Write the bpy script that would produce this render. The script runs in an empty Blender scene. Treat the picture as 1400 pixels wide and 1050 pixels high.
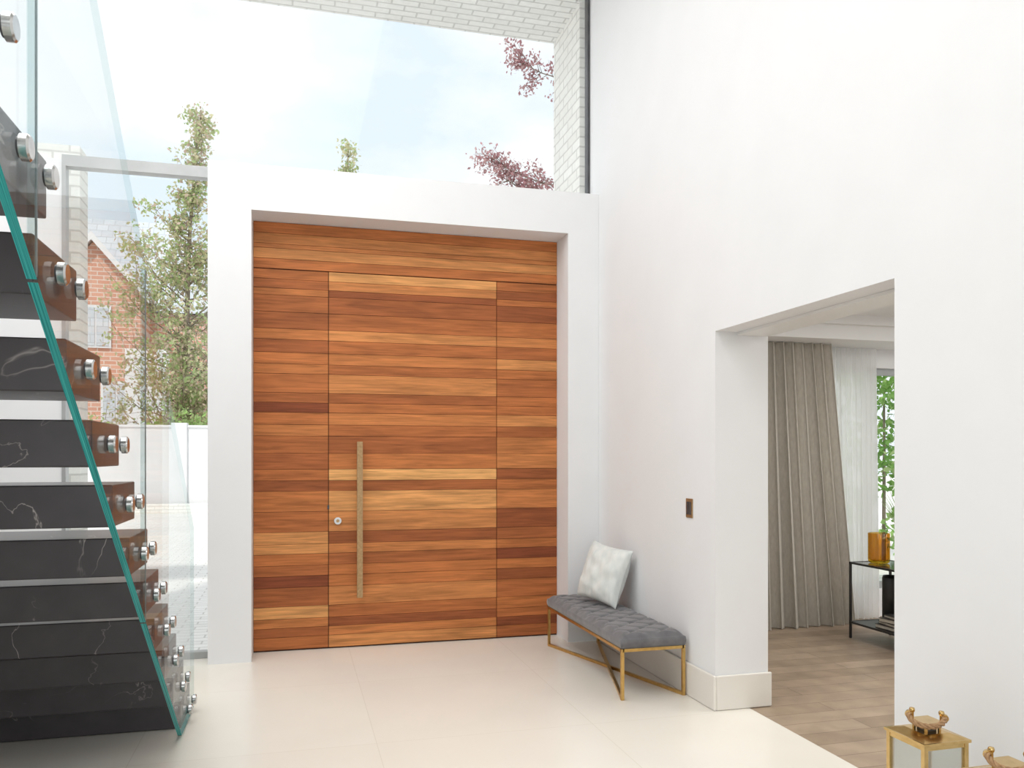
import bpy, math, random
from mathutils import Vector, Matrix, noise as mnoise
R = random.Random(7)
scene = bpy.context.scene
COL = scene.collection

# ------------------------------------------------------------------ mesh builder
class MB:
    def __init__(s, name):
        s.name=name; s.v=[]; s.f=[]; s.mi=[]; s.sm=[]; s.mats=[]; s.c={}
    def m(s, mat):
        if mat not in s.mats: s.mats.append(mat)
        return s.mats.index(mat)
    def add(s, vs, fs, mat, smooth=False, col=None):
        o=len(s.v); k=s.m(mat)
        s.v += [tuple(p) for p in vs]
        for f in fs:
            s.f.append(tuple(i+o for i in f)); s.mi.append(k); s.sm.append(smooth)
        if col is not None:
            for i in range(o,len(s.v)): s.c[i]=col
        return o
    def box(s, x0,x1,y0,y1,z0,z1, mat, col=None, M=None):
        vs=[Vector((x,y,z)) for z in (z0,z1) for y in (y0,y1) for x in (x0,x1)]
        if M is not None: vs=[M@p for p in vs]
        fs=[(0,2,3,1),(4,5,7,6),(0,1,5,4),(2,6,7,3),(0,4,6,2),(1,3,7,5)]
        s.add(vs,fs,mat,False,col)
    def cyl(s, p, axis, r0, r1, L, mat, n=24, caps=True, smooth=True):
        a=Vector(axis).normalized(); t=Vector((0,0,1)) if abs(a.z)<.9 else Vector((1,0,0))
        u=a.cross(t).normalized(); w=a.cross(u); p=Vector(p)
        vs=[]
        for q,r in ((p,r0),(p+a*L,r1)):
            for i in range(n):
                th=2*math.pi*i/n; vs.append(q+u*math.cos(th)*r+w*math.sin(th)*r)
        s.add(vs,[(i,(i+1)%n,n+(i+1)%n,n+i) for i in range(n)],mat,smooth)
        if caps:
            s.add(vs[:n],[tuple(range(n))[::-1]],mat); s.add(vs[n:],[tuple(range(n))],mat)
    def lathe(s, c, prof, mat, n=32, rib=0, ribn=0):
        vs=[]; c=Vector(c)
        for r,z in prof:
            for i in range(n):
                th=2*math.pi*i/n; rr=r*(1+rib*math.cos(ribn*th)) if r>0.001 else r
                vs.append(c+Vector((math.cos(th)*rr,math.sin(th)*rr,z)))
        fs=[(k*n+i,k*n+(i+1)%n,(k+1)*n+(i+1)%n,(k+1)*n+i) for k in range(len(prof)-1) for i in range(n)]
        s.add(vs,fs,mat,True)
    def tube(s, pts, rad, mat, n=8):
        pts=[Vector(p) for p in pts]; 
        if not isinstance(rad,(list,tuple)): rad=[rad]*len(pts)
        vs=[]; up=None
        for i,p in enumerate(pts):
            d=(pts[min(i+1,len(pts)-1)]-pts[max(i-1,0)]).normalized()
            if up is None:
                up=Vector((0,0,1)) if abs(d.z)<.9 else Vector((1,0,0))
            u=(up-d*up.dot(d)).normalized(); w=d.cross(u); up=u
            for k in range(n):
                th=2*math.pi*k/n; vs.append(p+(u*math.cos(th)+w*math.sin(th))*rad[i])
        L=len(pts)
        fs=[(j*n+k,j*n+(k+1)%n,(j+1)*n+(k+1)%n,(j+1)*n+k) for j in range(L-1) for k in range(n)]
        fs+= [tuple(range(n))[::-1], tuple((L-1)*n+k for k in range(n))]
        s.add(vs,fs,mat,True)
    def bar(s, a, b, w, mat):      # square bar a->b
        a=Vector(a); b=Vector(b); d=(b-a).normalized()
        t=Vector((0,0,1)) if abs(d.z)<.9 else Vector((1,0,0))
        u=d.cross(t).normalized()*w/2; q=d.cross(u).normalized()*w/2
        vs=[p+e for p in (a,b) for e in (-u-q,u-q,u+q,-u+q)]
        s.add(vs,[(3,2,1,0),(4,5,6,7),(0,1,5,4),(1,2,6,5),(2,3,7,6),(3,0,4,7)],mat)
    def leaves(s, c, r, n, size, mats, flat=1.0, shell=0.0):
        c=Vector(c)
        for _ in range(n):
            while True:
                q=Vector((R.uniform(-1,1),R.uniform(-1,1),R.uniform(-1,1)))
                if shell<=q.length<=1: break
            p=c+Vector((q.x*r[0],q.y*r[1],q.z*r[2]))
            d=Vector((R.gauss(0,1),R.gauss(0,1),R.gauss(0,1)*flat)).normalized()
            t=d.cross(Vector((R.gauss(0,1),R.gauss(0,1),R.gauss(0,1)))).normalized()
            sz=size*R.uniform(.6,1.3)
            s.add([p-d*sz*.5, p+t*sz*.28, p+d*sz*.5, p-t*sz*.28],[(0,1,2,3)],R.choice(mats))
    def obj(s, bevel=0, seg=2, fixn=False):
        me=bpy.data.meshes.new(s.name); me.from_pydata(s.v,[],s.f)
        for m in s.mats: me.materials.append(m)
        me.polygons.foreach_set('material_index',s.mi); me.polygons.foreach_set('use_smooth',s.sm)
        if s.c:
            at=me.color_attributes.new('Col','FLOAT_COLOR','POINT')
            for i in range(len(s.v)):
                at.data[i].color=s.c.get(i,(1,1,1,1))
        me.update()
        o=bpy.data.objects.new(s.name,me); COL.objects.link(o)
        if bevel:
            b=o.modifiers.new('bevel','BEVEL'); b.width=bevel; b.segments=seg; b.limit_method='ANGLE'
        return o

# ------------------------------------------------------------------ materials
def newmat(name):
    m=bpy.data.materials.new(name); m.use_nodes=True
    nt=m.node_tree; b=nt.nodes['Principled BSDF']
    return m,nt,b
def N(nt,t,**k):
    n=nt.nodes.new(t)
    for a,v in k.items(): setattr(n,a,v)
    return n
def L(nt,a,b): nt.links.new(a,b)
def coord(nt, sw='XYZ', scale=(1,1,1), off=(0,0,0)):
    tc=N(nt,'ShaderNodeTexCoord'); sp=N(nt,'ShaderNodeSeparateXYZ'); cb=N(nt,'ShaderNodeCombineXYZ')
    L(nt,tc.outputs['Object'],sp.inputs[0])
    for i,c in enumerate(sw):
        ml=N(nt,'ShaderNodeMath',operation='MULTIPLY_ADD'); ml.inputs[1].default_value=scale[i]; ml.inputs[2].default_value=off[i]
        L(nt,sp.outputs[c],ml.inputs[0]); L(nt,ml.outputs[0],cb.inputs[i])
    return cb.outputs[0]
def noisy(name, c1, c2, scale=4, rough=.6, metal=0, bump=0, sw='XYZ', sc=(1,1,1), detail=4, spec=.5, lo=.3, hi=.7, sheen=0):
    m,nt,b=newmat(name); v=coord(nt,sw,sc)
    n=N(nt,'ShaderNodeTexNoise'); n.inputs['Scale'].default_value=scale; n.inputs['Detail'].default_value=detail
    L(nt,v,n.inputs['Vector'])
    r=N(nt,'ShaderNodeValToRGB'); r.color_ramp.elements[0].position=lo; r.color_ramp.elements[1].position=hi
    r.color_ramp.elements[0].color=(*c1,1); r.color_ramp.elements[1].color=(*c2,1)
    L(nt,n.outputs['Fac'],r.inputs[0]); L(nt,r.outputs[0],b.inputs['Base Color'])
    b.inputs['Roughness'].default_value=rough; b.inputs['Metallic'].default_value=metal
    b.inputs['Specular IOR Level'].default_value=spec
    if sheen: b.inputs['Sheen Weight'].default_value=sheen
    if bump:
        bp=N(nt,'ShaderNodeBump'); bp.inputs['Strength'].default_value=bump; bp.inputs['Distance'].default_value=.01
        L(nt,n.outputs['Fac'],bp.inputs['Height']); L(nt,bp.outputs[0],b.inputs['Normal'])
    return m
def brick(name, c1, c2, mortar, w, h, ms, sw='XYZ', rough=.8, off=.5, bump=.3, spec=.3, nscale=0, namt=.1, loc=(0,0,0)):
    m,nt,b=newmat(name); v=coord(nt,sw,off=loc)
    t=N(nt,'ShaderNodeTexBrick'); t.offset=off; L(nt,v,t.inputs['Vector'])
    t.inputs['Scale'].default_value=1; t.inputs['Brick Width'].default_value=w; t.inputs['Row Height'].default_value=h
    t.inputs['Mortar Size'].default_value=ms; t.inputs['Mortar Smooth'].default_value=.1; t.inputs['Bias'].default_value=0
    t.inputs['Color1'].default_value=(*c1,1); t.inputs['Color2'].default_value=(*c2,1); t.inputs['Mortar'].default_value=(*mortar,1)
    out=t.outputs['Color']
    if nscale:
        n=N(nt,'ShaderNodeTexNoise'); n.inputs['Scale'].default_value=nscale; n.inputs['Detail'].default_value=6; L(nt,v,n.inputs['Vector'])
        mp=N(nt,'ShaderNodeMapRange'); mp.inputs[1].default_value=.3; mp.inputs[2].default_value=.7; mp.inputs[3].default_value=1-namt; mp.inputs[4].default_value=1+namt*.3
        L(nt,n.outputs['Fac'],mp.inputs[0])
        mx=N(nt,'ShaderNodeVectorMath',operation='SCALE'); L(nt,out,mx.inputs[0]); L(nt,mp.outputs[0],mx.inputs['Scale']); out=mx.outputs[0]
    L(nt,out,b.inputs['Base Color']); b.inputs['Roughness'].default_value=rough; b.inputs['Specular IOR Level'].default_value=spec
    if bump:
        bp=N(nt,'ShaderNodeBump',invert=True); bp.inputs['Strength'].default_value=bump; bp.inputs['Distance'].default_value=.01
        L(nt,t.outputs['Fac'],bp.inputs['Height']); L(nt,bp.outputs[0],b.inputs['Normal'])
    return m
def glassmat(name, tint=(1,1,1), f0=.04, rough=0.0, refl=1.0):
    # thin architectural glass: transparent + Schlick-weighted glossy (same from both faces)
    m=bpy.data.materials.new(name); m.use_nodes=True; nt=m.node_tree; nt.nodes.clear()
    o=N(nt,'ShaderNodeOutputMaterial'); mx=N(nt,'ShaderNodeMixShader'); t=N(nt,'ShaderNodeBsdfTransparent'); g=N(nt,'ShaderNodeBsdfGlossy')
    t.inputs[0].default_value=(*tint,1); g.inputs['Roughness'].default_value=rough
    ge=N(nt,'ShaderNodeNewGeometry'); dt=N(nt,'ShaderNodeVectorMath',operation='DOT_PRODUCT')
    L(nt,ge.outputs['Incoming'],dt.inputs[0]); L(nt,ge.outputs['Normal'],dt.inputs[1])
    ab=N(nt,'ShaderNodeMath',operation='ABSOLUTE'); L(nt,dt.outputs['Value'],ab.inputs[0])
    sb=N(nt,'ShaderNodeMath',operation='SUBTRACT'); sb.inputs[0].default_value=1; L(nt,ab.outputs[0],sb.inputs[1])
    pw=N(nt,'ShaderNodeMath',operation='POWER'); pw.inputs[1].default_value=5; L(nt,sb.outputs[0],pw.inputs[0])
    ma=N(nt,'ShaderNodeMath',operation='MULTIPLY_ADD'); ma.inputs[1].default_value=(1-f0)*refl; ma.inputs[2].default_value=f0*refl
    L(nt,pw.outputs[0],ma.inputs[0]); L(nt,ma.outputs[0],mx.inputs[0])
    L(nt,t.outputs[0],mx.inputs[1]); L(nt,g.outputs[0],mx.inputs[2]); L(nt,mx.outputs[0],o.inputs[0])
    return m
def leafmat(name,c1,c2,tr=.4):
    m=noisy(name,c1,c2,scale=1.5,rough=.6)
    nt=m.node_tree; b=nt.nodes['Principled BSDF']; o=nt.nodes['Material Output']
    t=N(nt,'ShaderNodeBsdfTranslucent'); t.inputs[0].default_value=(*c2,1); mx=N(nt,'ShaderNodeMixShader'); mx.inputs[0].default_value=tr
    L(nt,b.outputs[0],mx.inputs[1]); L(nt,t.outputs[0],mx.inputs[2]); L(nt,mx.outputs[0],o.inputs[0]); return m

M_wall=noisy('white_plaster',(.825,.83,.836),(.845,.85,.856),scale=3,rough=.75,spec=.2)
M_trim=noisy('white_satin_paint',(.82,.815,.80),(.84,.835,.82),scale=3,rough=.45)
M_skirt=noisy('cream_stone_skirting',(.80,.77,.71),(.84,.81,.75),scale=3,rough=.4)
M_ceil=noisy('ceiling_paint',(.82,.82,.81),(.84,.84,.83),scale=3,rough=.8,spec=.1)
M_floor=brick('limestone_tiles',(.835,.79,.71),(.845,.805,.725),(.75,.70,.61),1.2,1.2,.002,rough=.26,off=0,bump=.03,spec=.45,nscale=1.3,namt=.04,loc=(.775,.5,0))
M_oak=brick('grey_oak_planks',(.34,.255,.18),(.44,.335,.245),(.18,.13,.09),1.9,.16,.0022,sw='XYZ',rough=.42,off=.37,bump=.15,nscale=6,namt=.22)
M_pav=brick('driveway_pavers',(.80,.78,.75),(.88,.86,.83),(.62,.60,.57),.24,.12,.008,rough=.9,nscale=.4,namt=.12)
BK=dict(nscale=20,namt=.06)
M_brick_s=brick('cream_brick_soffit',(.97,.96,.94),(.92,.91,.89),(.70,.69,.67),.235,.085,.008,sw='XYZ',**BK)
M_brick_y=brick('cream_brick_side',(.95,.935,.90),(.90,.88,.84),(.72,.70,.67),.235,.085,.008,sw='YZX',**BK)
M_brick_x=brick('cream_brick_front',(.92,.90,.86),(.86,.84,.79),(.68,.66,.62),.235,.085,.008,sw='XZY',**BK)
M_redbrick=brick('red_brick',(.58,.29,.21),(.68,.38,.28),(.70,.60,.53),.5,.18,.02,sw='XZY',bump=0)
M_slate=brick('slate_roof',(.54,.58,.62),(.62,.66,.70),(.46,.49,.52),.5,.35,.02,sw='XZY',bump=0)
M_glass=glassmat('window_glass',(.99,1,1),refl=.18)
M_bal=glassmat('balustrade_glass',(.98,.993,.992),refl=.40)
M_bedge=glassmat('balustrade_glass_edge',(.80,.87,.87),refl=.4)
M_seal=noisy('silicone_joint',(.22,.26,.27),(.28,.32,.33),scale=5,rough=.5)
M_teal=noisy('glass_edge_teal',(.0,.16,.17),(.05,.50,.47),scale=2.5,rough=.08,sw='XYZ',sc=(200,.6,.6),lo=.35,hi=.65)
M_frame=noisy('grey_aluminium',(.38,.39,.39),(.43,.44,.44),scale=10,rough=.4,metal=.3)
M_dark=noisy('dark_frame',(.05,.05,.055),(.08,.08,.085),scale=10,rough=.4)
M_brass=noisy('brushed_brass',(.60,.41,.16),(.72,.51,.23),scale=30,rough=.22,metal=1)
M_gold=noisy('gold_metal',(.58,.37,.12),(.70,.47,.18),scale=30,rough=.32,metal=1)
M_bronze=noisy('antique_bronze',(.34,.21,.10),(.46,.31,.16),scale=60,rough=.42,metal=.6,bump=.1)
M_steel=noisy('stainless_steel',(.50,.50,.49),(.62,.62,.61),scale=20,rough=.2,metal=1)
M_velvet=noisy('grey_velvet',(.125,.122,.13),(.19,.186,.19),scale=14,rough=.85,sheen=.4,spec=.15)
M_pillow=noisy('pale_linen',(.66,.70,.68),(.80,.81,.78),scale=22,rough=.9,bump=.25,sw='XYZ',sc=(1,1,.35),detail=8,spec=.1)
M_curt=noisy('taupe_linen',(.46,.43,.375),(.54,.51,.45),scale=60,rough=.9,sw='XYZ',sc=(1,1,.3),bump=.15,spec=.1)
M_black=noisy('black_metal',(.012,.012,.012),(.025,.024,.023),scale=12,rough=.35)
M_paper=noisy('book_paper',(.5,.46,.38),(.6,.55,.46),scale=40,rough=.9)
M_book=noisy('book_cover',(.03,.028,.025),(.07,.05,.04),scale=5,rough=.5)
M_rope=noisy('jute_rope',(.30,.17,.08),(.48,.30,.16),scale=90,rough=.9,bump=.4)
M_render=noisy('white_render',(.72,.72,.73),(.78,.78,.79),scale=1,rough=.9)
M_bark=noisy('bark',(.22,.18,.14),(.32,.26,.20),scale=6,rough=.9)
M_candle=noisy('candle_wax',(.85,.82,.74),(.9,.87,.8),scale=6,rough=.5)
M_g1=leafmat('leaf_green',(.28,.38,.15),(.46,.56,.26)); M_g2=leafmat('leaf_olive',(.46,.46,.26),(.64,.60,.38)); M_g3=leafmat('leaf_russet',(.52,.38,.30),(.66,.52,.42))
M_p1=leafmat('leaf_purple',(.34,.15,.17),(.50,.28,.29)); M_p2=leafmat('leaf_pink',(.46,.28,.28),(.60,.42,.41))
M_h1=leafmat('hedge_green',(.10,.24,.04),(.26,.46,.11)); M_h2=leafmat('hedge_lime',(.26,.46,.11),(.46,.66,.24))
M_yel=glassmat('amber_glass',(.86,.66,.14),.06,.05)
M_lglass=glassmat('lantern_glass',(.95,.96,.94),.22,.3,1.0)
M_tabglass=noisy('smoked_glass',(.02,.02,.02),(.04,.04,.04),scale=3,rough=.06)

# sheer curtain
M_sheer=bpy.data.materials.new('sheer_voile'); M_sheer.use_nodes=True; nt=M_sheer.node_tree; nt.nodes.clear()
o=N(nt,'ShaderNodeOutputMaterial'); a=N(nt,'ShaderNodeMixShader'); b2=N(nt,'ShaderNodeMixShader'); d=N(nt,'ShaderNodeBsdfDiffuse'); t=N(nt,'ShaderNodeBsdfTranslucent'); tr=N(nt,'ShaderNodeBsdfTransparent')
nz=N(nt,'ShaderNodeTexNoise'); nz.inputs['Scale'].default_value=80
rp=N(nt,'ShaderNodeValToRGB'); rp.color_ramp.elements[0].color=(.93,.93,.92,1); rp.color_ramp.elements[1].color=(.98,.98,.97,1)
L(nt,nz.outputs['Fac'],rp.inputs[0]); L(nt,rp.outputs[0],d.inputs[0]); L(nt,rp.outputs[0],t.inputs[0])
a.inputs[0].default_value=.6; L(nt,d.outputs[0],a.inputs[1]); L(nt,t.outputs[0],a.inputs[2]); b2.inputs[0].default_value=.10
L(nt,a.outputs[0],b2.inputs[1]); L(nt,tr.outputs[0],b2.inputs[2]); L(nt,b2.outputs[0],o.inputs[0])

# wood for door
M_wood,nt,b=newmat('cedar_boards')
at=N(nt,'ShaderNodeAttribute',attribute_name='Col')
v=coord(nt,'XYZ',(2.2,1,45)); n1=N(nt,'ShaderNodeTexNoise'); n1.inputs['Scale'].default_value=1.6; n1.inputs['Detail'].default_value=7; n1.inputs['Distortion'].default_value=.6; L(nt,v,n1.inputs['Vector'])
v2=coord(nt,'XYZ',(1.2,1,9)); n2=N(nt,'ShaderNodeTexNoise'); n2.inputs['Scale'].default_value=1.3; n2.inputs['Detail'].default_value=3; n2.inputs['Distortion'].default_value=1.2; L(nt,v2,n2.inputs['Vector'])
ad=N(nt,'ShaderNodeMath',operation='MULTIPLY_ADD'); ad.inputs[1].default_value=.8; L(nt,n2.outputs['Fac'],ad.inputs[0]); L(nt,n1.outputs['Fac'],ad.inputs[2])
mp=N(nt,'ShaderNodeMapRange'); mp.inputs[1].default_value=.6; mp.inputs[2].default_value=1.2; mp.inputs[3].default_value=.66; mp.inputs[4].default_value=1.34; L(nt,ad.outputs[0],mp.inputs[0])
mx=N(nt,'ShaderNodeVectorMath',operation='SCALE'); L(nt,at.outputs['Color'],mx.inputs[0]); L(nt,mp.outputs[0],mx.inputs['Scale'])
L(nt,mx.outputs[0],b.inputs['Base Color']); b.inputs['Roughness'].default_value=.5; b.inputs['Specular IOR Level'].default_value=.22

# dark marble
M_marble,nt,b=newmat('dark_marble')
v=coord(nt,off=(3.3,1.7,.4)); n1=N(nt,'ShaderNodeTexNoise'); n1.inputs['Scale'].default_value=1.9; n1.inputs['Detail'].default_value=5; n1.inputs['Distortion'].default_value=1.5; L(nt,v,n1.inputs['Vector'])
s1=N(nt,'ShaderNodeMath',operation='SUBTRACT'); s1.inputs[1].default_value=.5; L(nt,n1.outputs['Fac'],s1.inputs[0])
ab=N(nt,'ShaderNodeMath',operation='ABSOLUTE'); L(nt,s1.outputs[0],ab.inputs[0])
r1=N(nt,'ShaderNodeValToRGB'); r1.color_ramp.elements[0].position=0; r1.color_ramp.elements[0].color=(1,1,1,1); r1.color_ramp.elements[1].position=.005; r1.color_ramp.elements[1].color=(0,0,0,1); L(nt,ab.outputs[0],r1.inputs[0])
n3=N(nt,'ShaderNodeTexNoise'); n3.inputs['Scale'].default_value=2.2; L(nt,v,n3.inputs['Vector'])
r3=N(nt,'ShaderNodeValToRGB'); r3.color_ramp.elements[0].position=.5; r3.color_ramp.elements[1].position=.68; L(nt,n3.outputs['Fac'],r3.inputs[0])
mm=N(nt,'ShaderNodeMath',operation='MULTIPLY'); L(nt,r1.outputs[0],mm.inputs[0]); L(nt,r3.outputs[0],mm.inputs[1])
n4=N(nt,'ShaderNodeTexNoise'); n4.inputs['Scale'].default_value=9; n4.inputs['Detail'].default_value=6; L(nt,v,n4.inputs['Vector'])
r4=N(nt,'ShaderNodeValToRGB'); r4.color_ramp.elements[0].color=(.026,.023,.026,1); r4.color_ramp.elements[1].color=(.058,.051,.054,1); L(nt,n4.outputs['Fac'],r4.inputs[0])
mc=N(nt,'ShaderNodeMixRGB'); L(nt,mm.outputs[0],mc.inputs[0]); L(nt,r4.outputs[0],mc.inputs[1]); mc.inputs[2].default_value=(.42,.39,.37,1)
L(nt,mc.outputs[0],b.inputs['Base Color']); b.inputs['Roughness'].default_value=.32

# ------------------------------------------------------------------ dims
XR=2.412; TH=.352; XR2=XR+TH; XL=-2.4; YB=-3.5; YP=6.235; YD=6.519; YG=6.46; ZC=5.5
OP0,OP1,OPZ=2.856,4.341,2.24

# floors
w=MB('floor'); w.box(XL,2.63,YB,6.6,-.12,0,M_floor); fo=w.obj()
w=MB('floor_living_room'); w.box(2.632,7.6,.5,6.7,-.12,-.001,M_oak); w.obj()
w=MB('ground'); w.box(-45,45,6.72,70,-.2,-.03,M_pav); w.obj()
# right wall with opening
w=MB('wall_right')
w.box(XR,XR2,OP1,6.5,0,ZC,M_wall); w.box(XR,XR2,YB,OP0,0,ZC,M_wall); w.box(XR,XR2,OP0,OP1,OPZ,ZC,M_wall)
w.obj()
w=MB('trim_1'); w.box(2.555,XR2-.002,OP0+.001,OP1-.001,OPZ-.018,OPZ-.001,M_trim); w.obj()
# skirting
w=MB('baseboard_right')
w.box(XR-.02,XR-.001,OP1-.02,YP-.002,.001,.205,M_skirt); w.box(XR-.001,XR2+.015,OP1-.02,OP1-.001,.001,.205,M_skirt)
w.box(XR-.02,XR-.001,YB+.01,OP0+.02,.001,.205,M_skirt); w.box(XR-.001,XR2+.015,OP0+.001,OP0+.02,.001,.205,M_skirt)
w.obj(bevel=.006)
# left & back walls, ceiling
w=MB('wall_left'); w.box(XL-.3,XL,YB,6.5,0,ZC,M_wall); w.obj()
w=MB('wall_back')
w.box(XL,XR,YB-.3,YB,0,.15,M_wall); w.box(XL,XR,YB-.3,YB,4.7,ZC,M_wall); w.box(XL,-2.0,YB-.3,YB,.15,4.7,M_wall); w.box(2.0,XR,YB-.3,YB,.15,4.7,M_wall); w.obj()
w=MB('ceiling'); w.box(XL-.3,XR2,YB-.3,6.5,ZC,ZC+.25,M_ceil); w.obj()
# stair side white nib below transom in the glazed wall
w=MB('wall_front'); w.box(XL,-1.585,YG-.02,YG+.1,0,3.62,M_wall); w.obj()

# portal
w=MB('trim_2')
xa,xb=-.59,XR-.001; ia,ib=-.29,2.146
def prism(w,poly,y0,y1,mat):
    n=len(poly); vs=[(x,y0,z) for x,z in poly]+[(x,y1,z) for x,z in poly]
    w.add(vs,[tuple(range(n))[::-1],tuple(range(n,2*n))]+[(i,(i+1)%n,n+(i+1)%n,n+i) for i in range(n)],mat)
w.box(xa,ia,YP,6.60,0,3.635,M_wall); w.box(ib,xb,YP,6.60,0,3.635,M_wall); w.box(ia,ib,YP,6.60,3.30,3.635,M_wall)
w.obj()

# ---------------------------------------------------------------- front door
w=MB('door_1')
M_groove=noisy('door_groove',(.07,.025,.012),(.10,.035,.015),scale=8,rough=.8)
w.box(ia+.001,ib-.001,YD+.014,YD+.07,.001,3.298,M_groove)
def zc(y): return 1.5+(624-y)/170.75
ys=[379,391,403,412,434,456,470,487,502,515,540,553,566,582,597,620,641,656,670,697,724,740,753,768,782,797,822,838,850,862,885]
leaf=[.80,.62,.12,.3,.42,.68,.35,.55,.38,.6,.28,.45,.5,.33,.3,.5,1.0,.22,.78,.66,.12,.62,.3,.42,.55,.6,.45,.10,.5,.66,.38]
left=[.45,.35,.5,.4,.25,.55,.3,.48,.6,.42,.38,.08,.45,.5,.42,.28,.35,.10,.5,.4,.65,.8,.4,.35,.03,.3,.88,.5,.3,.4,.35]
rght=[.3,.2,.35,.12,.4,.58,.25,.6,.45,.3,.5,.35,.62,.2,.5,.6,.2,.4,.62,.12,.3,.5,.08,.45,.2,.35,.5,.3,.12,.3,.3]
zl=[zc(y) for y in ys]; zl[0]=2.938; zl[-1]=.012
def wc(t):
    t=max(0,min(1,t+R.uniform(-.08,.08)))
    dk=(.225,.060,.024); md=(.50,.170,.052); lt=(.78,.40,.145)
    a,bb,k=(dk,md,t/.5) if t<.5 else (md,lt,(t-.5)/.5)
    return tuple(a[i]+(bb[i]-a[i])*k for i in range(3))+(1,)
g=.0014
for x0,x1,tones,yo in ((ia+.002,.268,left,0),(.274,1.619,leaf,-.004),(1.625,ib-.002,rght,0)):
    for i in range(len(zl)-1):
        w.box(x0,x1,YD+yo,YD+.02,zl[i+1]+g,zl[i]-g,M_wood,wc(tones[i]))
tz=[2.944,3.02,3.10,3.135,3.215,3.298]
for i,t in enumerate([.45,.62,.5,.55,.5]):
    w.box(ia+.002,ib-.002,YD,YD+.02,tz[i]+g,tz[i+1]-g,M_wood,wc(t))
# handle
w.box(.485,.528,YD-.085,YD-.045,.40,1.615,M_bronze)
for z in (.52,1.49): w.cyl((.506,YD-.05,z),(0,1,0),.012,.012,.05,M_bronze)
w.cyl((.341,YD-.02,.997),(0,1,0),.028,.03,.02,M_steel); w.cyl((.341,YD-.028,.997),(0,1,0),.012,.012,.01,M_bronze)
for z in (1.09,): w.box(.262,.276,YD-.012,YD-.002,z,z+.03,M_dark)
w.obj()

# ---------------------------------------------------------------- glazing of the hall
w=MB('window_1')
w.box(XL,xa-.001,YG,YG+.02,.06,3.56,M_glass)
w.box(XL,XR-.03,YG,YG+.02,3.66,5.44,M_glass)
w.obj()
w=MB('trim_3')
w.box(-1.585,xa-.001,YG-.03,YG+.06,3.57,3.65,M_frame)
w.box(-1.585,-1.56,YG-.03,YG+.06,0,3.57,M_frame)
w.box(-1.56,xa-.001,YG-.02,YG+.05,.001,.05,M_frame)
w.box(XL,XR-.002,YG-.02,YG+.06,5.44,5.50,M_frame)
w.box(XR-.022,XR-.002,YG-.02,YG+.05,3.64,5.44,M_dark)
w.obj()

# exterior brick overhang
w=MB('brick_porch')
w.box(-5,3.3,6.60,7.34,5.40,6.2,M_brick_s)
w.box(2.383,3.3,6.62,7.34,-.03,5.40,M_brick_y)
w.box(-2.0,-1.575,6.9,7.15,-.03,3.88,M_brick_x)
w.obj()

# ---------------------------------------------------------------- staircase
cg=-.57
w=MB('staircase')
def tz_(n): return 1.539+.209*n
def ty_(n): return 2.95-.294*n
for n in range(-7,4):
    y=ty_(n); z=tz_(n)
    w.box(XL+.001,cg-.024,y-.20,y+.205,max(.002,z-.0725),z+.0725,M_marble)
w.box(XL+.001,cg-.10,-1.0,ty_(4)-.1,2.26,2.46,M_wall)
w.obj(bevel=.004)
w=MB('glass_balustrade')
zb=lambda y: max(.004,.03+.742*(4.636-y)) 
zt=lambda y: 1.08+.72*(5.2-y)
def panel(y0,y1):   # y0<y1
    pts=[(y0,zb(y0))]
    if y1>4.66: pts+=[(4.66,.012)]
    pts+=[(y1,zb(y1)),(y1,zt(y1)),(y0,zt(y0))]
    n=len(pts); nb=n-3
    vs=[(cg-.022,y,z) for y,z in pts]+[(cg,y,z) for y,z in pts]
    w.add(vs,[tuple(range(n)),tuple(range(n,2*n))[::-1]],M_bal)
    for i in range(n):
        j=(i+1)%n
        w.add([vs[i],vs[j],vs[n+j],vs[n+i]],[(3,2,1,0)],M_teal if i<nb else M_bedge)
panel(.4,2.104); panel(2.112,3.556); panel(3.564,5.21)
for y in (2.108,3.560):
    w.box(cg-.005,cg-.001,y-.003,y+.003,zb(y)+.01,zt(y)-.01,M_seal)
for n in range(-7,6):
    for dy in (-.097,.097):
        y=ty_(n)+dy; z=tz_(n)
        w.cyl((cg-.0,y,z),(1,0,0),.022,.022,.006,M_dark,n=20)
        w.cyl((cg+.006,y,z),(1,0,0),.029,.029,.016,M_steel,n=28)
        w.cyl((cg+.022,y,z),(1,0,0),.029,.024,.004,M_steel,n=28)
w.obj()

# ---------------------------------------------------------------- bench
w=MB('upholstered_bench')
bx0,bx1,by0,by1=1.955,2.375,4.665,6.16; zt_=.405; zb_=.315
nx,ny=44,150; ax=(bx1-bx0)/4; ay=(by1-by0)/18
vs=[];idx={}
def ctop(x,y):
    u=(x-bx0)/ax; v=(y-by0)/ay
    p=(u+v)/2; q=(u-v)/2
    dp=abs(p-round(p)); dq=abs(q-round(q))
    z=.010*(1-math.exp(-(dp/.09)**2))*(1-math.exp(-(dq/.09)**2))
    z-=.018*math.exp(-((dp**2+dq**2)/.018))
    e=min(x-bx0,bx1-x,y-by0,by1-y); 
    k=min(1,e/.035)
    z*=k
    return zt_-.008+z-(.022*(1-k)**2)
for j in range(ny+1):
    for i in range(nx+1):
        x=bx0+(bx1-bx0)*i/nx; y=by0+(by1-by0)*j/ny
        vs.append((x,y,ctop(x,y)))
fs=[(j*(nx+1)+i,j*(nx+1)+i+1,(j+1)*(nx+1)+i+1,(j+1)*(nx+1)+i) for j in range(ny) for i in range(nx)]
w.add(vs,fs,M_velvet,True)
ring=[i for i in range(nx+1)]+[j*(nx+1)+nx for j in range(1,ny+1)]+[ny*(nx+1)+i for i in range(nx-1,-1,-1)]+[j*(nx+1) for j in range(ny-1,0,-1)]
layers=[]
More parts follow.
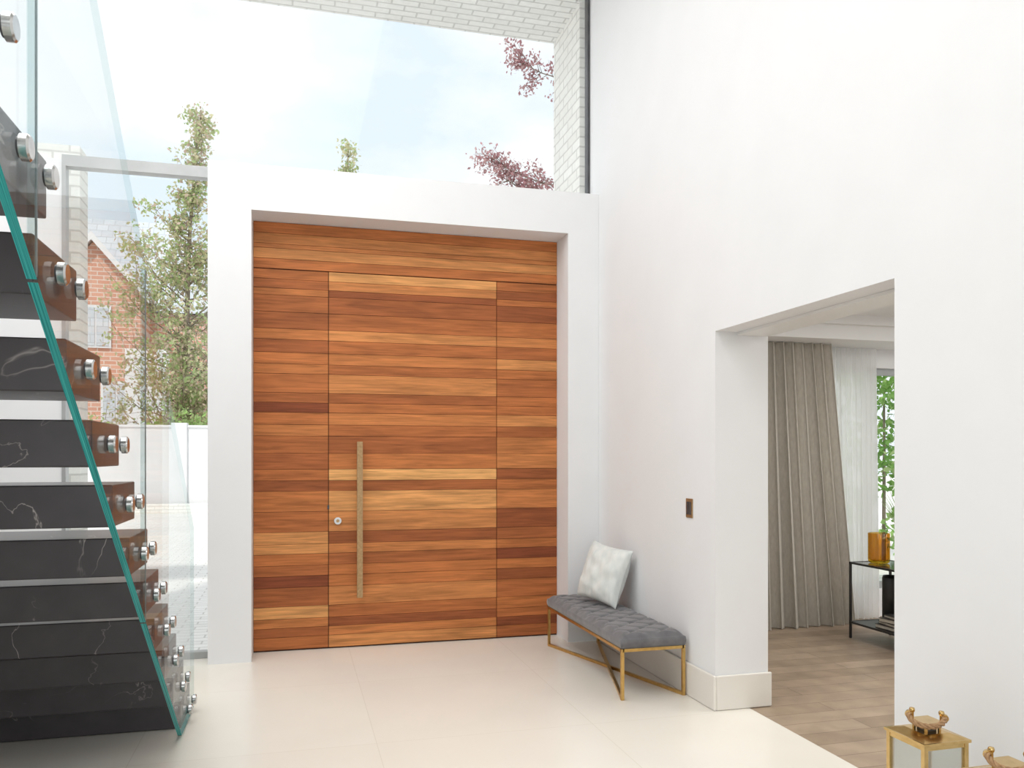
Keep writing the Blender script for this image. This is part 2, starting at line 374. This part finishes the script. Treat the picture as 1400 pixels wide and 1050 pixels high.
for k,(off,zf) in enumerate(((0,None),(.007,.372),(.010,.35),(.007,.326),(0,zb_))):
    for r in ring:
        x,y,z=vs[r]
        ox=off*((x>bx1-.001)-(x<bx0+.001)); oy=off*((y>by1-.001)-(y<by0+.001))
        layers.append((x+ox,y+oy,z if zf is None else zf))
n=len(ring)
w.add(layers,[(k*n+i,k*n+(i+1)%n,(k+1)*n+(i+1)%n,(k+1)*n+i)[::-1] for k in range(4) for i in range(n)],M_velvet,True)
w.add(layers[4*n:],[tuple(range(n))],M_velvet)
for j in range(1,18):
    for i in range(1,4):
        if (i+j)%2==0:
            x=bx0+i*ax; y=by0+j*ay
            w.lathe((x,y,zt_-.026),[(0.009,0),(.010,.003),(.006,.006),(0,.007)],M_velvet,n=10)
# frame
T=.019
fx0,fx1,fy0,fy1=bx0+.004,bx1-.004,by0+.004,by1-.006
for (x,y) in ((fx0,fy0),(fx1,fy0),(fx0,fy1),(fx1,fy1)):
    w.box(x-T/2,x+T/2,y-T/2,y+T/2,.001,zb_,M_gold)
z0=zb_-T
w.box(fx0,fx1,fy0-T/2,fy0+T/2,z0,zb_,M_gold); w.box(fx0,fx1,fy1-T/2,fy1+T/2,z0,zb_,M_gold)
w.box(fx0-T/2,fx0+T/2,fy0,fy1,z0,zb_,M_gold); w.box(fx1-T/2,fx1+T/2,fy0,fy1,z0,zb_,M_gold)
w.bar((fx0,fy0,.001+T/2),(fx1,fy1,.001+T/2),T,M_gold); w.bar((fx1,fy0,.0015+T/2),(fx0,fy1,.0015+T/2),T,M_gold)
w.obj()

# pillow
w=MB('throw_pillow')
n=36; W=.435
def pil(u,v,s):
    e=(1-abs(u)**2.4)*(1-abs(v)**2.4)
    th=.088*max(0,e)**.45
    pin=1-.07*(1-v*v)*abs(u)**3; pin2=1-.07*(1-u*u)*abs(v)**3
    wr=.005*mnoise.noise(Vector((u*3,v*3,s*2)))*e**.3*3 if e>0 else 0
    return Vector((u*W/2*pin, v*W/2*pin2, s*(th+wr if e>.0001 else 0)))
bl=Vector((2.150,5.65,.418)); 
ex=Vector((.40,-1,0)).normalized(); ey=Vector((.140,.03,.44)).normalized(); ex=(ex-ey*ex.dot(ey)).normalized(); rot=.05
ex2=ex*math.cos(rot)-ey*math.sin(rot); ey2=ey*math.cos(rot)+ex*math.sin(rot); ez=ex2.cross(ey2).normalized()
c=bl+ey2*(W/2-.004)+Vector((.01,0,.012))
for s in (1,-1):
    vs=[]
    for j in range(n+1):
        for i in range(n+1):
            p=pil(-1+2*i/n,-1+2*j/n,s); q=c+ex2*p.x+ey2*p.y+ez*p.z
            q.z=max(q.z,.4045); q.x=min(q.x,XR-.002); vs.append(q)
    fs=[(j*(n+1)+i,j*(n+1)+i+1,(j+1)*(n+1)+i+1,(j+1)*(n+1)+i)[::s] for j in range(n) for i in range(n)]
    w.add(vs,fs,M_pillow,True)
w.obj()

# switch
w=MB('light_switch')
w.box(XR-.007,XR-.001,4.617,4.703,1.115,1.235,M_bronze)
w.box(XR-.011,XR-.006,4.632,4.656,1.135,1.215,M_dark); w.box(XR-.011,XR-.006,4.664,4.688,1.135,1.215,M_dark)
w.obj(bevel=.0015)

# ---------------------------------------------------------------- lanterns
def lantern(cx,cy):
    w=MB('lantern'); S=.091; H=.522
    w.box(-S,S,-S,S,0,.02,M_brass); w.box(-S+.008,S-.008,-S+.008,S-.008,.02,.032,M_brass)
    p=S-.008
    for sx in (-1,1):
        for sy in (-1,1):
            w.box(sx*p-.008,sx*p+.008,sy*p-.008,sy*p+.008,.02,H,M_brass)
    for s in (-1,1):
        for z in (.032,H-.016):
            w.box(-p,p,s*p-.006,s*p+.006,z,z+.014,M_brass); w.box(s*p-.006,s*p+.006,-p,p,z,z+.014,M_brass)
        w.box(-p+.008,p-.008,s*p-.0015,s*p+.0015,.046,H-.016,M_lglass); w.box(s*p-.0015,s*p+.0015,-p+.008,p-.008,.046,H-.016,M_lglass)
    w.box(-S-.006,S+.006,-S-.006,S+.006,H,H+.010,M_brass)
    a,b_,z0,z1=S,.05,H+.010,H+.024
    vs=[(-a,-a,z0),(a,-a,z0),(a,a,z0),(-a,a,z0),(-b_,-b_,z1),(b_,-b_,z1),(b_,b_,z1),(-b_,b_,z1)]
    w.add(vs,[(0,1,5,4),(1,2,6,5),(2,3,7,6),(3,0,4,7),(4,5,6,7)],M_brass)
    # vented chimney: four little posts and a cap
    for sx in (-1,1):
        for sy in (-1,1): w.box(sx*.028-.004,sx*.028+.004,sy*.028-.004,sy*.028+.004,z1,z1+.026,M_brass)
    w.box(-.022,.022,-.022,.022,z1,z1+.026,M_dark)
    w.box(-.040,.040,-.040,.040,z1+.026,z1+.033,M_brass)
    # handle lugs & rope ring lying over the cap
    dx=Vector((.74,-.67,0)); dn=Vector((-.67,-.74,0))
    for s in (-1,1):
        q=dx*s*.046
        w.cyl((q.x,q.y,z1+.031),(0,0,1),.006,.006,.026,M_brass,n=14)
        w.lathe((q.x,q.y,z1+.053),[(0,0),(.008,.002),(.010,.009),(.008,.016),(0,.018)],M_brass,n=16)
    arc=[]
    for i in range(61):
        t=math.pi*(-.06+1.12*i/60); arc.append(dx*math.cos(t)*.056+dn*(.058*math.sin(t))+Vector((0,0,z1+.046-.020*max(0,math.sin(t)))))
    for k in range(3):
        pts=[]
        for i,p in enumerate(arc):
            d=(arc[min(i+1,60)]-arc[max(i-1,0)]).normalized(); u=d.cross(Vector((0,0,1))).normalized(); q=d.cross(u)
            th=i*.36+k*2*math.pi/3; pts.append(p+(u*math.cos(th)+q*math.sin(th))*.0056)
        w.tube(pts,.0050,M_rope,n=8)
    for e,f in ((arc[0],arc[3]),(arc[-1],arc[-4])):
        w.cyl(e,(f-e),.0125,.0125,.016,M_brass,n=16)
    # candle
    w.cyl((0,0,.032),(0,0,1),.036,.036,.3,M_candle,n=28); w.cyl((0,0,.332),(0,0,1),.0015,.001,.012,M_black,n=6)
    o=w.obj(bevel=.0012,seg=1); o.location=(cx,cy,.001); return o
lantern(2.14,2.376); lantern(2.085,1.985)

# ---------------------------------------------------------------- living room
w=MB('wall_living_room_front')
Y2=6.5
w.box(XR2,4.3,Y2,Y2+.18,0,2.7,M_wall); w.box(4.3,7.2,Y2,Y2+.18,0,.25,M_wall); w.box(4.3,7.2,Y2,Y2+.18,2.33,2.7,M_wall); w.box(7.2,7.6,Y2,Y2+.18,0,2.7,M_wall)
w.obj()
w=MB('ceiling_living_room')
w.box(XR2,7.6,.5,6.68,2.70,2.85,M_ceil)
w.box(XR2,7.6,5.98,Y2-.001,2.50,2.70,M_ceil)   # bulkhead
w.box(XR2,7.6,5.92,5.98,2.62,2.70,M_ceil)
w.obj()
w=MB('wall_living_room_side')
w.box(7.6,7.8,.5,6.68,0,.3,M_wall); w.box(7.6,7.8,.5,6.68,2.4,2.85,M_wall); w.box(7.6,7.8,.5,1.2,.3,2.4,M_wall); w.box(7.6,7.8,5.6,6.68,.3,2.4,M_wall)
w.obj()
w=MB('wall_living_room_rear'); w.box(XR2,7.8,.3,.5,0,2.85,M_wall); w.obj()
w=MB('window_2')
yy=Y2+.06
for x in (4.3,5.235,6.2,7.14): w.box(x,x+.06,yy,yy+.06,.25,2.33,M_frame)
w.box(4.3,7.2,yy,yy+.06,.25,.31,M_frame); w.box(4.3,7.2,yy,yy+.06,2.27,2.33,M_frame)
w.box(4.36,7.14,yy+.025,yy+.035,.31,2.27,M_glass)
w.obj()
def curtain(name,xt0,xt1,xb0,xb1,y,z0,z1,folds,amp,mat,seed):
    w=MB(name); nx=folds*14; nz=24; rr=random.Random(seed)
    ph=[rr.uniform(-.5,.5) for _ in range(folds+2)]; am=[rr.uniform(.65,1.25) for _ in range(folds+2)]
    vs=[]
    for k in range(nz+1):
        t=k/nz; z=z1+(z0-z1)*t
        for i in range(nx+1):
            s=i/nx; f=s*folds; a=am[int(f)]*(1-f%1)+am[int(f)+1]*(f%1); p=ph[int(f)]*(1-f%1)+ph[int(f)+1]*(f%1)
            x=(xt0+(xt1-xt0)*s)*(1-t)+(xb0+(xb1-xb0)*s)*t
            yo=amp*a*math.sin(2*math.pi*f+p*(1+t)) *(.75+.35*t)+.012*t*math.sin(f*2.3+seed)
            x+=.3*amp*a*math.sin(4*math.pi*f+p)
            vs.append((x,y+yo,z))
    fs=[(k*(nx+1)+i,k*(nx+1)+i+1,(k+1)*(nx+1)+i+1,(k+1)*(nx+1)+i) for k in range(nz) for i in range(nx)]
    w.add(vs,fs,mat,True); return w.obj()
curtain('curtain',3.55,4.62,3.5,4.87,6.26,.004,2.495,11,.055,M_curt,3)
curtain('sheer_curtain',4.35,5.22,4.4,5.24,6.42,.004,2.495,16,.022,M_sheer,5)

w=MB('console_table')
tx0,tx1,ty0,ty1,th=4.445,4.85,4.55,5.79,.63
q=.016
for x in (tx0,tx1-q):
    for y in (ty0,ty1-q): w.box(x,x+q,y,y+q,0.001,th,M_black)
for z in (.125,th-q):
    w.box(tx0,tx1,ty0,ty0+q,z,z+q,M_black); w.box(tx0,tx1,ty1-q,ty1,z,z+q,M_black)
    w.box(tx0,tx0+q,ty0,ty1,z,z+q,M_black); w.box(tx1-q,tx1,ty0,ty1,z,z+q,M_black)
w.box(tx0+q,tx1-q,ty0+q,ty1-q,th-.010,th-.002,M_tabglass); w.box(tx0+q,tx1-q,ty0+q,ty1-q,.129,.139,M_black)
w.obj()
w=MB('ribbed_glass_vase')
w.lathe((4.63,5.66,th+.002),[(0,0),(.07,0),(.078,.008),(.082,.03),(.082,.24),(.079,.243),(.076,.24),(.076,.03),(.06,.018),(0,.018)],M_yel,n=160,rib=.02,ribn=26)
w.obj()
w=MB('grass_planter')
gx,gy=4.765,5.52
w.lathe((gx,gy,th+.002),[(0,0),(.055,0),(.06,.01),(.068,.15),(.064,.15),(.06,.14),(0,.138)],M_black,n=32)
for i in range(80):
    a=R.uniform(0,6.28); l=R.uniform(.3,.62); b_=R.uniform(.03,.16); r0=R.uniform(0,.045)
    pts=[Vector((gx+math.cos(a)*(r0+b_*t*t),gy+math.sin(a)*(r0+b_*t*t),th+.14+l*t)) for t in (0,.25,.5,.75,1)]
    w.tube(pts,[.003,.004,.0035,.0025,.0006],R.choice([M_h2,M_g1,M_h2]),n=4)
w.obj()
w=MB('black_vase'); w.lathe((4.74,5.66,.1415),[(0,0),(.05,0),(.062,.02),(.062,.36),(.056,.38),(.05,.375),(.054,.35),(.05,.02),(0,.02)],M_black,n=36); w.obj()
w=MB('book_stack')
z=.1415
for i,(hw,hl,t,a) in enumerate(((.13,.17,.028,.05),(.12,.16,.022,-.1),(.11,.15,.03,.16),(.09,.13,.02,-.05))):
    Mx=Matrix.Translation((4.62,5.36,z))@Matrix.Rotation(a,4,'Z')
    w.box(-hw,hw,-hl,hl,0,.003,M_book,M=Mx); w.box(-hw,hw,-hl,hl,t-.003,t,M_book,M=Mx); w.box(hw-.003,hw,-hl,hl,.003,t-.003,M_book,M=Mx)
    w.box(-hw+.004,hw-.003,-hl+.004,hl-.004,.003,t-.003,M_paper,M=Mx); z+=t+.0005
w.obj()

# ---------------------------------------------------------------- exterior
w=MB('garden_wall')
w.box(-16,2.0,24,24.25,-.03,2.3,M_render); w.box(-16,2.0,23.96,24.29,2.3,2.36,M_render)
w.box(-16,2.0,23.3,23.7,-.03,.22,M_brick_x)
for x in (-9,-6,-3,0): w.box(x-.2,x+.2,23.9,24.3,-.03,2.42,M_render)
w.obj()
w=MB('brick_house')
hx=-8.15; hw=1.9
prism(w,[(hx-hw,-.03),(hx+hw,-.03),(hx+hw,8.6),(hx,10.6),(hx-hw,8.6)],38,46,M_redbrick)
w.box(hx+hw,hx+4.2,40,46,-.03,8.0,M_redbrick)
for s in (-1,1):
    e=hw+.35; ze=10.95-2.35*e/hw*.95
    vs=[(hx,37.6,10.95),(hx,46,10.95),(hx+s*e,46,ze),(hx+s*e,37.6,ze),(hx,37.6,10.75),(hx,46,10.75),(hx+s*e,46,ze-.2),(hx+s*e,37.6,ze-.2)]
    w.add(vs,[(0,1,2,3),(7,6,5,4),(0,3,7,4),(1,5,6,2),(3,2,6,7)],M_slate)
    w.add([(hx,37.55,10.95),(hx+s*e,37.55,ze),(hx+s*e,37.55,ze-.3),(hx,37.55,10.6)],[(0,1,2,3)],M_render)
w.add([(hx-4,43,12.9),(hx+3.2,43,12.9),(hx+4.6,39.6,8.0),(hx-4.6,39.6,8.0),(hx+4.6,46,8.0),(hx-4.6,46,8.0)],[(0,3,2,1),(1,2,4),(0,1,4,5),(0,5,3)],M_slate)
for (x,z) in ((hx+.1,6.2),(hx+.9,3.0),(hx-1.3,3.0)):
    w.box(x-.6,x+.6,37.9,37.97,z-.1,z+1.7,M_render); w.box(x-.5,x-.04,37.86,37.9,z,z+1.6,M_slate); w.box(x+.04,x+.5,37.86,37.9,z,z+1.6,M_slate)
w.box(hx+1.4,hx+3.0,37.0,38,-.03,6.0,M_render)
w.obj()

def tree(name, base, height, lean, crown, nb, nl, ls, mats, tmin=.18, pw=1.0):
    w=MB(name); b=Vector(base); top=b+Vector((lean,0,height))
    tr=[b+(top-b)*t+Vector((.25*math.sin(t*5),.2*math.sin(t*4+1),0))*(1-t) for t in [i/10 for i in range(11)]]
    w.tube(tr,[.12*(1-.9*i/10)+.01 for i in range(11)],M_bark,n=8)
    for i in range(nb):
        t=tmin+(1-tmin)*((i+R.random())/nb)**pw; k=min(t*10,9.999); p=tr[int(k)].lerp(tr[int(k)+1],k-int(k))
        a=R.uniform(0,6.28); r=crown(t)*R.uniform(.35,1); e=p+Vector((math.cos(a)*r,math.sin(a)*r*.7,r*R.uniform(.3,1.0)))
        m=(p+e)/2+Vector((0,0,-.12*r))
        w.tube([p,m,e],[.025,.015,.005],M_bark,n=5)
        for _ in range(int(3+3*r)):
            q=(m.lerp(e,R.random()) if R.random()<.65 else p.lerp(m,R.uniform(.4,1)))
            f=q+Vector((R.gauss(0,.35),R.gauss(0,.25),R.gauss(.08,.33)))*(.4+.4*r)
            w.tube([q,f],[.008,.003],M_bark,n=3)
            w.leaves(f,(.24,.24,.26),nl,ls,mats); w.leaves((q+f)/2,(.2,.2,.2),nl//2,ls,mats)
    return w.obj()
R.seed(23)
def cr(t):
    if t<.50: return 2.75
    if t<.72: return 2.75-2.2*(t-.50)/.22
    return .55-.35*(t-.72)/.28
tree('deciduous_tree',(-3.70,27,-.03),12.3,.95,cr,120,15,.14,[M_g1,M_g2,M_g2,M_g3,M_g1],.13,1.5)
tree('deciduous_tree',(1.6,27,-.03),11.6,.15,lambda t: 1.5*(1-t)**.8+.15,44,11,.14,[M_g1,M_g2,M_g2],.4)
w=MB('garden_shrub')
for i in range(26):
    w.leaves((R.uniform(-7.5,-1),25.2+R.uniform(-.2,.5),R.uniform(.6,2.8)),(.7,.5,.6),90,.15,[M_g1,M_g1,M_h2])
w.obj()
# copper beech: branches reaching in from the right of the porch
w=MB('copper_beech_tree')
trk=[Vector((5.2,10.4,-.03)),Vector((5.15,10.4,2.5)),Vector((5.3,10.3,5)),Vector((5.2,10.4,8.2))]
w.tube(trk,[.16,.13,.1,.04],M_bark,n=8)
def spray(a,b,nsub,spread,nl):
    a=Vector(a); b=Vector(b); pts=[a.lerp(b,t)+Vector((0,0,.12*math.sin(t*6))) for t in [i/8 for i in range(9)]]
    w.tube(pts,[.022-.0022*i for i in range(9)],M_bark,n=5)
    for _ in range(nsub):
        t=R.uniform(.3,1); p=a.lerp(b,t)+Vector((0,0,.12*math.sin(t*6))); e=p+(b-a).normalized()*R.uniform(.1,.3)+Vector((0,R.uniform(-.2,.2),R.uniform(-spread,spread)))
        w.tube([p,(p+e)/2+Vector((0,0,.02)),e],[.005,.003,.001],M_bark,n=4)
        for k in (.4,.7,1): w.leaves(p.lerp(e,k),(.09,.08,.07),nl,.055,[M_p1,M_p2,M_p1])
spray((5.2,10.4,6.5),(2.80,10,6.55),60,.24,7)
spray((5.2,10.4,4.7),(2.35,10,5.33),60,.18,7); spray((5.2,10.4,4.4),(2.60,10,5.05),60,.24,7); spray((5.2,10.4,7),(4.0,10,7.4),30,.3,5)
w.obj()
# hedge seen from the living room
w=MB('garden_hedge')
for i in range(110):
    w.leaves((R.uniform(5.2,9.5),9.4+R.uniform(-.35,.5),R.uniform(.2,3.4)),(.45,.35,.4),70,.11,R.choice([[M_h1],[M_h2,M_h1],[M_h1,M_g1]]))
for i in range(12): w.tube([(5.4+i*.35,9.5,-.03),(5.45+i*.35,9.55,1.6),(5.4+i*.35,9.5,3.0)],[.03,.02,.01],M_bark,n=5)
w.obj()

# ---------------------------------------------------------------- world
wd=bpy.data.worlds.new('sky'); scene.world=wd; wd.use_nodes=True; nt=wd.node_tree
bg=nt.nodes['Background']; tc=N(nt,'ShaderNodeTexCoord')
mpn=N(nt,'ShaderNodeMapping'); mpn.inputs['Scale'].default_value=(1,1,2.2); mpn.inputs['Location'].default_value=(.8,.1,.25); L(nt,tc.outputs['Generated'],mpn.inputs[0])
nz=N(nt,'ShaderNodeTexNoise'); nz.inputs['Scale'].default_value=3.0; nz.inputs['Detail'].default_value=8; nz.inputs['Roughness'].default_value=.55; L(nt,mpn.outputs[0],nz.inputs['Vector'])
rp=N(nt,'ShaderNodeValToRGB'); rp.color_ramp.elements[0].position=.38; rp.color_ramp.elements[0].color=(.64,.72,.79,1); rp.color_ramp.elements[1].position=.55; rp.color_ramp.elements[1].color=(.80,.81,.82,1)
L(nt,nz.outputs['Fac'],rp.inputs[0]); L(nt,rp.outputs[0],bg.inputs[0]); bg.inputs[1].default_value=1.32

def area(name,loc,rot,sx,sy,e,col=(1,1,1)):
    l=bpy.data.lights.new(name,'AREA'); l.shape='RECTANGLE'; l.size=sx; l.size_y=sy; l.energy=e; l.color=col
    o=bpy.data.objects.new(name,l); COL.objects.link(o); o.location=loc; o.rotation_euler=rot; return o
area('hall_overhead_fill',(-.7,3.2,5.45),(0,0,0),3.0,5.6,172,(1,.995,.99))  # added overhead fill for the hall; the ceiling is solid, without a skylight
area('hall_rear_fill',(-.6,-3.4,2.6),(math.radians(88),0,math.radians(4)),2.6,3.2,42,(1,.995,.99))  # added unseen fill behind the camera, brightens the hall from the rear
area('living_room_fill',(5.2,3.6,2.68),(0,0,0),3,3,95,(1,.98,.95))  # added unseen fill to lift the living room; no fixture there
sl=bpy.data.lights.new('sun','SUN'); sl.energy=2.4; sl.angle=math.radians(3); sl.color=(1,.96,.9)
so=bpy.data.objects.new('sun',sl); COL.objects.link(so)
so.rotation_euler=Vector((-.25,-.62,.78)).to_track_quat('Z','Y').to_euler(); so.location=(-5,-12,18)

# ---------------------------------------------------------------- camera
cd=bpy.data.cameras.new('camera'); cam=bpy.data.objects.new('camera',cd); COL.objects.link(cam)
cd.sensor_width=36; cd.lens=1115/1400*36; cd.shift_y=99/1400; cd.clip_end=300
cam.location=(0,0,1.5); cam.rotation_euler=(math.radians(90),0,-math.atan2(300,1115))
scene.camera=cam
scene.view_settings.view_transform='Standard'; scene.view_settings.look='None'
scene.view_settings.exposure=0.0
